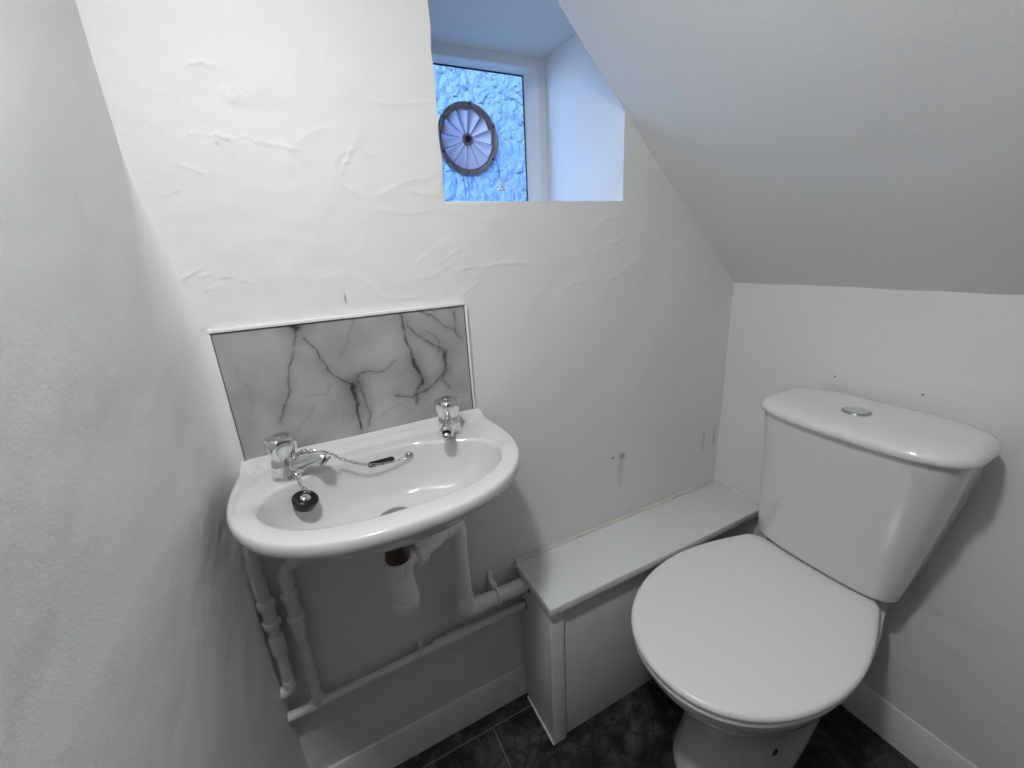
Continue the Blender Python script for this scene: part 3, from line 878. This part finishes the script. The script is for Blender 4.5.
dr = (P1 - P0).normalized()
tp('outlet_branch', tube([P0, P0 + dr * .038], [.0185, .0175], 28), M['upvc'])
tp('outlet_nut', lathe([(.0185, .032), (.0262, .034), (.0270, .050), (.0250, .055), (.0200, .058)], 72, dr, P0, lobes=14, lobe_amp=[0, .09, .09, 0, 0]), M['upvc'])
tp('outlet_sleeve', lathe([(.0170, .056), (.0195, .058), (.0195, .096), (.0170, .0965)], 32, dr, P0), M['upvc'])
tp('outlet_pipe', tube([P0 + dr * .05, P1 - dr * .020], .0172, 28), M['upvc'])
tp('elbow', tube(round_path([P1 - dr * .042, P1, P1 + Vector((0, 0, -.045))], .026, 10), .0190, 28), M['upvc'])
tp('drop_pipe', tube([P1 + Vector((0, 0, -.03)), P2 + Vector((0, 0, .03))], .0170, 28), M['upvc'])
tp('elbow', tube(round_path([P2 + Vector((0, 0, .044)), P2, P2 + Vector((.040, 0, 0))], .024, 10), .0198, 28), M['upvc'])
tp('run_pipe', tube([P2 + Vector((.03, 0, 0)), P3], .0172, 28), M['upvc'])
# saddle clip
cx = .288
cl = join(tube([Vector((cx, -.040 + .019 * math.cos(a), .405 + .019 * math.sin(a))) for a in [2 * PI * i / 28 for i in range(28)]], .0034, 8, closed=True),
          box(cx - .0065, cx + .0065, -.032, -.0005, .418, .432, .003), box(cx - .0065, cx + .0065, -.012, -.0005, .405, .450, .003))
tp('pipe_clip', cl, M['upvc'])

# ------------------------------------------------------------------ copper supply pipes, painted white
def fitting(axis, org, r, L, ribs=True):
    pr = [(r * .98, -L / 2 - .004), (r * 1.35, -L / 2), (r * 1.6, -L / 2 + .002), (r * 1.6, -L / 2 + .012), (r * 1.15, -L / 2 + .0145), (r * 1.15, L / 2 - .0145), (r * 1.6, L / 2 - .012), (r * 1.6, L / 2 - .002), (r * 1.35, L / 2), (r * .98, L / 2 + .004)]
    return lathe(pr, 24, axis, org, lobes=6, lobe_amp=[0, .03, .08, .08, 0, 0, .08, .08, .03, 0])
RP = .0094
hot = thing('water_pipe', 'white painted water pipe nearest the left wall, turning into the wall below the basin', 'pipe', (-.155, 0, .4), group='painted water pipes')
ho = Vector((-.155, 0, .4))
V, F = tube(round_path([(-.066, -.066, .812), (-.066, -.060, .795), (-.150, -.034, .770), (-.155, -.028, .735), (-.155, -.028, .386), (-.200, -.028, .386)], .018, 6), RP, 18, lump=.0008)
mesh_obj('pipe', [Vector(q) - ho for q in V], F, M['pipe_paint'], hot)
V, F = fitting((0, 0, 1), (-.155, -.028, .575), RP * 1.05, .058)
mesh_obj('valve', [Vector(q) - ho for q in V], F, M['pipe_paint'], hot)
V, F = lathe([(RP * 1.0, .46), (RP * 1.4, .463), (RP * 1.4, .50), (RP * 1.15, .504)], 20, (0, 0, 1), (-.155, -.028, .02))
mesh_obj('compression_nut', [Vector(q) - ho for q in V], F, M['pipe_paint'], hot)
V, F = tube(round_path([(-.155, -.028, .412), (-.155, -.028, .386), (-.184, -.028, .386)], .014, 6), RP * 1.22, 18)
mesh_obj('elbow', [Vector(q) - ho for q in V], F, M['pipe_paint'], hot)

cold = thing('water_pipe', 'white painted water pipe teed into the long pipe running along the wall to the boxing', 'pipe', (-.115, 0, .325), group='painted water pipes')
co = Vector((-.115, 0, .325))
def cp(name, vf): return mesh_obj(name, [Vector(q) - co for q in vf[0]], vf[1], M['pipe_paint'], cold)
cp('riser_pipe', tube(round_path([(.205, -.050, .755), (.205, -.045, .735), (.02, -.030, .724), (-.100, -.028, .672), (-.1165, -.028, .640), (-.1165, -.028, .322)], .016, 6), RP, 18, lump=.0008))
cp('elbow', tube(round_path([(-.080, -.028, .672), (-.1165, -.028, .655), (-.1165, -.028, .622)], .014, 6), RP * 1.25, 18))
cp('valve', fitting((0, 0, 1), (-.1165, -.028, .570), RP * 1.05, .066))
cp('compression_nut', lathe([(RP, .505), (RP * 1.3, .508), (RP * 1.3, .528), (RP * 1.1, .530)], 20, (0, 0, 1), (-.1165, -.028, 0)))
cp('wall_run', tube([(XL - .03, -.028, .320)] + [(x, -.028, .320 + .012 * sm(-.17, .375, x)) for x in lin(-.15, .375, .02)], RP, 18, lump=.0007))
cp('tee', join(tube([(-.136, -.028, .3205), (-.097, -.028, .3215)], RP * 1.22, 18), tube([(-.1165, -.028, .322), (-.1165, -.028, .345)], RP * 1.2, 18)))
zc = .330
cp('coupling', lathe([(RP, .128), (RP * 1.25, .131), (RP * 1.25, .160), (RP * 1.5, .165), (RP * 1.5, .188), (RP * 1.28, .192), (RP * 1.28, .214), (RP, .217)], 24, (1, 0, .02), (0, -.028, .3268), lobes=6, lobe_amp=[0, 0, 0, .06, .06, 0, 0, 0]))
cp('pipe_clip', join(tube([Vector((.100, -.028 + .0105 * math.cos(a), .3265 + .0105 * math.sin(a))) for a in [2 * PI * i / 20 for i in range(20)]], .0028, 8, closed=True),
                     box(.096, .104, -.022, -.0005, .316, .346, .002)))

# ------------------------------------------------------------------ pipe boxing
BX0, BXF, BT = .366, -.150, .445
bo = Vector((.72, -.075, 0))
boxing = thing('pipe_boxing', 'low white boxed-in pipe casing along the wall beside the toilet', 'boxing', bo)
def bp(name, vf, mat, **k): return mesh_obj(name, [Vector(q) - bo for q in vf[0]], vf[1], mat, boxing, **k)
bp('top_board', box(BX0 - .010, XR - .002, BXF - .021, -.004, BT - .022, BT, .0035, 3), M['board'])
bp('front_panel', box(BX0 + .034, XR - .002, BXF, BXF + .010, .002, BT - .022, .001), M['board_panel'])
bp('end_panel', box(BX0, BX0 + .012, BXF + .004, -.0095, .001, BT - .022, .001), M['board_panel'])
bp('corner_trim', box(BX0 - .003, BX0 + .033, BXF - .008, BXF + .006, .001, BT - .022, .003, 3), M['gloss_white'])
# dark gap round the pipes where they enter the end panel
bp('pipe_hole', lathe([(.0215, 0), (.0210, .0012), (.017, .0013)], 28, (-1, 0, 0), (BX0 - .0002, -.040, .405)), M['dark_void'])
bp('pipe_hole', lathe([(.0125, 0), (.0120, .0012), (.009, .0013)], 24, (-1, 0, 0), (BX0 - .0002, -.028, .332)), M['dark_void'])
pth = [(x, -.004 - .001 * noise.noise((x * 20, 0, 0)), BT + .0015 + .0012 * noise.noise((x * 25, 1, 0))) for x in lin(BX0 - .006, XR - .004, .012)]
bp('sealant_bead', tube(pth, .0056, 8, lump=.0018), M['sealant'])
pth = [(XR - .003, y, BT + .001) for y in lin(-.19, -.006, .01)]
bp('sealant_bead', tube(pth, .0055, 8, lump=.0012), M['sealant'])
pth = [(BX0 - .0035, y, .0015) for y in lin(BXF - .006, -.02, .01)]
bp('floor_sealant', tube(pth, .003, 6, lump=.001), M['gloss_white'])

# ------------------------------------------------------------------ toilet (local +x points to its front)
YAW = math.radians(183)
WC = Vector((1.070, -.350, 0))
wc = thing('toilet', 'white close coupled toilet with its lid down beside the boxing', 'toilet', WC, YAW)
def egg(x0, x1, hb, hw, xm, n=96, nose=2.12, rb=.03):
    """plan outline: straight back of half-width hb at x0, widest hw at xm, round nose at x1"""
    R = []
    for i in range(n // 2 + 1):
        a = PI / 2 * i / (n // 2)
        s, c = math.sin(a), math.cos(a)
        R.append((xm + (x1 - xm) * c ** (2 / nose), hw * s ** (2 / nose)))
    m_ = n // 2
    for i in range(1, m_ + 1):
        t = i / m_
        x = xm + (x0 - xm) * t
        y = hw + (hb - hw) * (t ** 2 * (1.6 - .6 * t))
        R.append((x, y))
    # rounded rear corner
    xb, yb = R[-1]
    R2 = [(x, y if x > x0 + rb else y - rb * (1 - math.sqrt(max(0, 1 - ((x0 + rb - x) / rb) ** 2)))) for x, y in R]
    return R2
def full(R):
    L = R + [(x, -y) for x, y in R[::-1]]
    return L
def ring_at(R, z, s=1.0, cx=None, dz=None, inset=0.0):
    L = full(R)
    mx = cx if cx is not None else (min(p[0] for p in L) + max(p[0] for p in L)) / 2
    hx = (max(p[0] for p in L) - min(p[0] for p in L)) / 2; hy = max(p[1] for p in L)
    sx, sy = (s - inset / hx), (s - inset / hy)
    return [Vector((mx + (x - mx) * sx, y * sy, z)) for x, y in L]
# pan
secs = [(0, .05, .490, .074, .104, .34), (.012, .05, .492, .075, .106, .34), (.03, .055, .486, .073, .102, .34), (.08, .06, .470, .070, .096, .33), (.15, .06, .468, .070, .096, .33), (.21, .055, .480, .076, .104, .32),
        (.265, .05, .512, .100, .128, .30), (.31, .04, .548, .108, .152, .31), (.345, .03, .575, .115, .168, .32), (.370, .02, .592, .120, .177, .32), (.385, .015, .600, .124, .181, .32), (.397, .014, .603, .125, .183, .32), (.404, .016, .600, .124, .180, .32)]
rings = [ring_at(egg(x0, x1, hb, hw, xm), z) for z, x0, x1, hb, hw, xm in secs]
V, F = rings_mesh(rings)
mesh_obj('pan', V, F, M['ceramic'], wc, sharp=60)
# fixing hole in the foot with its rusty screw
V, F = lathe([(.0085, 0), (.0085, .002), (.007, .0025)], 20, (.10, 1, .0), (.3476, .0948, .1305))
fx = mesh_obj('fixing_hole', V, F, M['dark_void'], wc)
M['rust'] = principled('rusty_screw_head', (.10, .025, .015), rough=.6)
V, F = lathe([(.0048, .002), (.0044, .0042), (.001, .005)], 14, (.10, 1, .0), (.3476, .0948, .1305))
mesh_obj('screw', V, F, M['rust'], fx)
# seat ring and lid
E1 = egg(.112, .614, .136, .1890, .345)
ring_o = [ring_at(E1, .4065, inset=.006), ring_at(E1, .410, inset=.001), ring_at(E1, .419, inset=.0), ring_at(E1, .424, inset=.0025), ring_at(E1, .4255, inset=.008), ring_at(E1, .4255, inset=.075), ring_at(E1, .4065, inset=.078), ring_at(E1, .4065, inset=.006)]
V, F = rings_mesh(ring_o, False, False)
mesh_obj('seat', V, F, M['seat'], wc, sharp=60)
E2 = egg(.104, .617, .136, .1925, .345)
V, F = rings_mesh([ring_at(E2, .4275, inset=.010), ring_at(E2, .4275, inset=.003), ring_at(E2, .4300, inset=.0005), ring_at(E2, .4345, inset=.0), ring_at(E2, .4390, inset=.0018), ring_at(E2, .4415, inset=.005), ring_at(E2, .4426, inset=.010), ring_at(E2, .4432, inset=.03), ring_at(E2, .4440, s=.4)])
mesh_obj('lid', V, F, M['seat'], wc, sharp=60)
for s in (-1, 1):
    V, F = join(lathe([(.006, -.022), (.0085, -.020), (.0085, .020), (.006, .022)], 20, (0, 1, 0), (.104, s * .080, .4260)), lathe([(.013, 0), (.013, .006), (.009, .010), (.007, .02)], 20, (0, 0, 1), (.104, s * .080, .4042)))
    mesh_obj('hinge', V, F, M['chrome_dull'], wc)
# cistern
def cis(xf, hw, z, yc, nexp=5.0, bow=.012, xb=.004, n=96):
    r = []
    xc = (xb + xf) / 2; a = (xf - xb) / 2
    for i in range(n):
        t = 2 * PI * i / n
        c, s = math.cos(t), math.sin(t)
        y = hw * math.copysign(abs(s) ** (2 / nexp), s)
        x = xc + a * math.copysign(abs(c) ** (2 / nexp), c)
        if c > 0: x += bow * (1 - (y / hw) ** 2) * min(1, abs(c) * 3)
        r.append(Vector((x + .011 + .072 * (y + yc - .03), y + yc + .003 + .006 * sm(.5, .85, z), z)))
    return r
cz = [(.4495, .098, .132, .006), (.4500, .108, .142, .007), (.4535, .113, .147, .008), (.461, .116, .150, .009), (.50, .122, .1525, .012), (.56, .137, .157, .018), (.63, .153, .161, .025), (.70, .170, .165, .031), (.77, .187, .168, .036), (.812, .197, .170, .038), (.820, .198, .170, .038)]
V, F = rings_mesh([cis(xf, hw, z, yc) for z, xf, hw, yc in cz])
mesh_obj('cistern', V, F, M['ceramic'], wc, sharp=60)
cl_ = [(.815, .196, .168), (.8145, .207, .1765), (.8165, .2105, .1800), (.822, .2120, .1812), (.829, .2105, .1798), (.8345, .205, .175), (.838, .195, .166), (.8402, .175, .148), (.8412, .13, .08)]
V, F = rings_mesh([cis(xf, hw, z, .038, nexp=3.8, bow=.010, xb=.004 + (0.214 - xf) * .5) for z, xf, hw in cl_])
mesh_obj('cistern_lid', V, F, M['ceramic'], wc, sharp=60)
BC3 = Vector((.132, .037, .8400))
V, F = lathe([(.0240, -.003), (.0245, .002), (.0233, .0036), (.0215, .0040), (.0210, .0030)], 44, (0, 0, 1), BC3)
fb = mesh_obj('flush_button', V, F, M['chrome_dull'], wc)
def halfdisc(side):
    r = [Vector((.0006 * side, -.0203, 0)), Vector((.0006 * side, .0203, 0))]
    pts = [Vector((side * .0203 * math.sin(PI * i / 20) + side * .0006, .0203 * math.cos(PI * i / 20), 0)) for i in range(21)]
    if side < 0: pts = pts[::-1]
    return rings_mesh([[p + BC3 + Vector((0, 0, .0025)) for p in pts], [p + BC3 + Vector((0, 0, .0052)) for p in pts], [p * .93 + BC3 + Vector((0, 0, .0060)) for p in pts]])
for s in (-1, 1):
    V, F = halfdisc(s); mesh_obj('button_half', V, F, M['chrome'], fb)
V, F = box(.012, .088, -.115, .118, .402, .453, .006)
mesh_obj('black_gap_block', V, F, M['rubber'], wc)  # black block filling the space between pan and cistern

# ------------------------------------------------------------------ light
lamp = bpy.data.lights.new('ceiling_lamp', 'AREA'); lamp.energy = 6.8; lamp.shape = 'DISK'; lamp.size = .10; lamp.color = (.99, 1.0, .995)
lo = bpy.data.objects.new('ceiling_lamp', lamp); C.objects.link(lo); lo.location = (-.05, -.60, 1.78)

w = bpy.data.worlds.new('dusk_sky'); sc.world = w; w.use_nodes = True
nt = w.node_tree; bg = nt.nodes['Background']
tc = N(nt, 'ShaderNodeTexCoord'); sp = N(nt, 'ShaderNodeSeparateXYZ'); nt.links.new(tc.outputs['Generated'], sp.inputs[0])
no = N(nt, 'ShaderNodeTexNoise'); no.inputs['Scale'].default_value = 7; no.inputs['Detail'].default_value = 4; nt.links.new(tc.outputs['Generated'], no.inputs['Vector'])
ad = N(nt, 'ShaderNodeMath', operation='MULTIPLY_ADD'); ad.inputs[1].default_value = .9; nt.links.new(no.outputs['Fac'], ad.inputs[0])
zs_ = N(nt, 'ShaderNodeMath', operation='MULTIPLY'); zs_.inputs[1].default_value = .6; nt.links.new(sp.outputs['Z'], zs_.inputs[0]); nt.links.new(zs_.outputs[0], ad.inputs[2])
cr = N(nt, 'ShaderNodeValToRGB'); e = cr.color_ramp.elements
e[0].position = .40; e[0].color = (.008, .035, .15, 1); e[1].position = .82; e[1].color = (.12, .24, .54, 1)
k = e.new(.58); k.color = (.035, .105, .34, 1)
nt.links.new(ad.outputs[0], cr.inputs['Fac']); # bright lobe added to the sky, aimed to light the niche reveal
dt = N(nt, 'ShaderNodeVectorMath', operation='DOT_PRODUCT'); dt.inputs[1].default_value = (-.72, .52, .46)
nt.links.new(tc.outputs['Generated'], dt.inputs[0])
mr = N(nt, 'ShaderNodeMapRange', interpolation_type='SMOOTHSTEP'); mr.inputs['From Min'].default_value = .62; mr.inputs['From Max'].default_value = .95
mr.inputs['To Max'].default_value = 1.0; nt.links.new(dt.outputs['Value'], mr.inputs['Value'])
sk = N(nt, 'ShaderNodeMix', data_type='RGBA'); sk.inputs[7].default_value = (3.2, 5.2, 7.8, 1)
nt.links.new(mr.outputs[0], sk.inputs[0]); nt.links.new(cr.outputs['Color'], sk.inputs[6])
nt.links.new(sk.outputs[2], bg.inputs['Color'])
bg.inputs['Strength'].default_value = 2.0

# ------------------------------------------------------------------ camera
cam = bpy.data.cameras.new('camera'); cam.sensor_width = 36; cam.lens = 36 * 417.46 / 1024; cam.clip_start = .01
co_ = bpy.data.objects.new('camera', cam); C.objects.link(co_)
Rt = ((0.8901732841118182, -0.4522621962670768, -0.055230698721461684),
      (-0.1845273022852056, -0.24702842721074744, -0.9512763167771648),
      (0.4165827636435827, 0.8569923348417212, -0.3033528293219141))
right, down, fwd = (Vector(r) for r in Rt)
mw = Matrix((right, -down, -fwd)).transposed().to_4x4()
mw.translation = Vector((0, -.78, 1.1817))
co_.matrix_world = mw
sc.camera = co_

vs = sc.view_settings
vs.view_transform = 'Standard'; vs.look = 'None'; vs.gamma = 1; vs.exposure = 0.0; vs.use_curve_mapping = False
